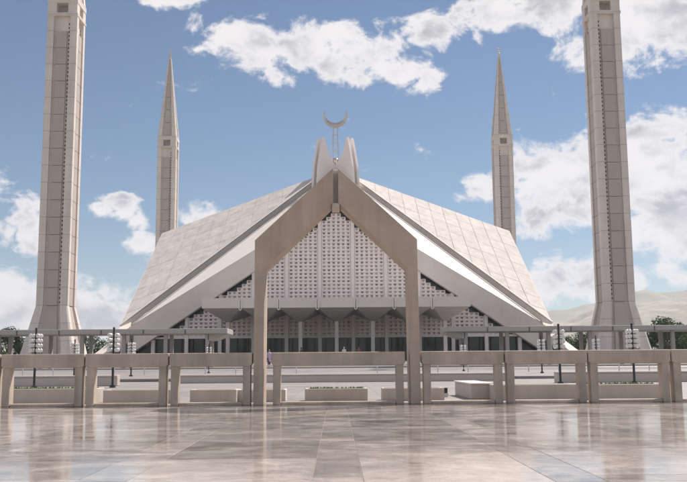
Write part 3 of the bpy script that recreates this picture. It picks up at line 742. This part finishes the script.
ridge('hills', 1800, 900, [(-2100, 18), (-450, 26), (250, 55), (450, 105), (640, 145), (800, 165), (1300, 180), (2100, 150)], 4, -2100, 2100, M['hill'])
ridge('foothills', 1150, 430, [(-1500, 10), (150, 15), (280, 52), (360, 75), (450, 87), (600, 95), (950, 105), (1500, 80)], 9, -1500, 1600, M['foothill'])

# ------------------------------------------------------------------ people
def person(x, y, z, rz, top, low, label, long_shirt=True, stride=.1, head_cover=None):
    root = empty('person', (x, y, z), rz); tag(root, label, 'person', 'people near the mosque entrance')
    J = {'pel': (0, 0, .93), 'sp': (0, .01, 1.15), 'ch': (0, .01, 1.36), 'nk': (0, .0, 1.50), 'hd': (0, -.02, 1.60), 'ht': (0, -.01, 1.70),
         'hl': (-.09, 0, .90), 'kl': (-.10, -stride, .50), 'al': (-.10, -stride*.6, .09), 'tl': (-.11, -stride*.6-.15, .035),
         'hr': (.09, 0, .90), 'kr': (.10, stride*.4, .50), 'ar': (.10, stride*1.3, .09), 'tr': (.11, stride*1.3-.15, .035),
         'sl': (-.18, .01, 1.42), 'el': (-.24, .04, 1.14), 'wl': (-.25, -.03, .90), 'gl': (-.25, -.06, .80),
         'sr': (.18, .01, 1.42), 'er': (.24, .03, 1.14), 'wr': (.25, -.05, .90), 'gr': (.25, -.08, .80)}
    rad = {'pel': .13, 'sp': .12, 'ch': .14, 'nk': .055, 'hd': .088, 'ht': .06, 'hl': .085, 'kl': .058, 'al': .042, 'tl': .035, 'hr': .085, 'kr': .058, 'ar': .042, 'tr': .035,
           'sl': .065, 'el': .042, 'wl': .03, 'gl': .028, 'sr': .065, 'er': .042, 'wr': .03, 'gr': .028}
    E = [('pel', 'sp'), ('sp', 'ch'), ('ch', 'nk'), ('nk', 'hd'), ('hd', 'ht'), ('pel', 'hl'), ('hl', 'kl'), ('kl', 'al'), ('al', 'tl'), ('pel', 'hr'), ('hr', 'kr'), ('kr', 'ar'), ('ar', 'tr'),
         ('ch', 'sl'), ('sl', 'el'), ('el', 'wl'), ('wl', 'gl'), ('ch', 'sr'), ('sr', 'er'), ('er', 'wr'), ('wr', 'gr')]
    names = list(J); idx = {n: i for i, n in enumerate(names)}
    me = bpy.data.meshes.new('body'); me.from_pydata([J[n] for n in names], [(idx[a], idx[b]) for a, b in E], [])
    o = link(bpy.data.objects.new('body', me), root)
    sk = o.modifiers.new('skin', 'SKIN')
    for n in names:
        v = me.skin_vertices[0].data[idx[n]]; v.radius = (rad[n], rad[n]*(.8 if n in ('pel', 'sp', 'ch') else 1)); v.use_root = (n == 'pel')
    o.modifiers.new('sub', 'SUBSURF').levels = 1; o.modifiers['sub'].render_levels = 2
    me.materials.append(M['skin'])
    def shell(nm, rings, mat_):
        n = 12; b = MB(); vs_ = []
        for cx_, cy_, zz, rx, ry in rings: vs_ += [(cx_+rx*math.cos(2*math.pi*i/n), cy_+ry*math.sin(2*math.pi*i/n), zz) for i in range(n)]
        fs_ = [(l*n+i, l*n+(i+1) % n, (l+1)*n+(i+1) % n, (l+1)*n+i) for l in range(len(rings)-1) for i in range(n)]
        b.add(vs_, fs_).build(nm, mat_, root, smooth=True)
    hem = .55 if long_shirt else .86
    shell('shirt', [(0, 0, hem, .22, .19), (0, 0, .93, .185, .15), (0, .01, 1.15, .17, .135), (0, .01, 1.34, .20, .145), (0, .01, 1.45, .17, .12), (0, 0, 1.52, .075, .075)], top)
    for s, e_, w_ in (('sl', 'el', 'wl'), ('sr', 'er', 'wr')):
        MB().tube(J[s], J[e_], .085, .062, 10).tube(J[e_], J[w_], .063, .048, 10).build('sleeve', top, root, smooth=True)
    for h_, k_, a_ in (('hl', 'kl', 'al'), ('hr', 'kr', 'ar')):
        MB().tube(J[h_], J[k_], .115, .085, 10).tube(J[k_], (J[a_][0], J[a_][1], J[a_][2]+.01), .086, .075, 10).build('trouser_leg', low, root, smooth=True)
    hb = MB()
    vs_ = []; n = 12
    hm = head_cover or M['hair']
    hb.sphere((0, .012, 1.655), .112, 12, 8, 1.05); hb.build('hair' if head_cover is None else 'headscarf', hm, root, smooth=True)
    fb = MB(); fb.sphere((0, -.075, 1.62), .062, 10, 8, 1.35); fb.sphere((0, -.137, 1.615), .014, 6, 5, 1.4)
    fb.build('face', M['skin'], root, smooth=True)
person(-6.75, 88.5, .55, .5, cloth('lilac_cloth', (.50, .42, .55)), cloth('maroon_cloth', (.20, .07, .09)), 'person in a pale lilac top beside the left foot of the gate arch')
person(7.45, 88, .55, -2.6, cloth('pale_blue_cloth', (.50, .52, .58)), cloth('navy_cloth', (.05, .06, .10)), 'person in a pale blue top beside the right foot of the gate arch', long_shirt=False)
person(.95, 114.5, 1.2, 2.9, cloth('white_cloth', (.72, .70, .68)), cloth('white_trouser_cloth', (.70, .68, .66)), 'person in white at the mosque doors, head just above the middle barrier', head_cover=cloth('white_cap', (.7, .68, .66)))
person(2.85, 115, 1.2, .3, cloth('red_cloth', (.28, .09, .08)), cloth('dark_trouser_cloth', (.06, .05, .05)), 'person in dark red at the mosque doors, right of the person in white')
person(-4.6, 115.5, 1.2, 1.2, cloth('brown_cloth', (.17, .08, .07)), cloth('black_trouser_cloth', (.04, .04, .045)), 'person in brown at the mosque doors left of the centre column')

# ------------------------------------------------------------------ the air
hz = bpy.data.materials.new('hazy_air'); hz.use_nodes = True; hz.node_tree.nodes.clear()
_o = N(hz.node_tree, 'ShaderNodeOutputMaterial'); _v = N(hz.node_tree, 'ShaderNodeVolumePrincipled')
_v.inputs['Color'].default_value = (.84, .90, 1.0, 1); _v.inputs['Density'].default_value = HAZE; _v.inputs['Anisotropy'].default_value = .2
hz.node_tree.links.new(_v.outputs[0], _o.inputs['Volume'])
tag(MB().box(-2520, 2520, -720, 2520, -2.5, 215).build('haze', hz), 'pale haze in the air over the court and hills', 'haze', kind='stuff')
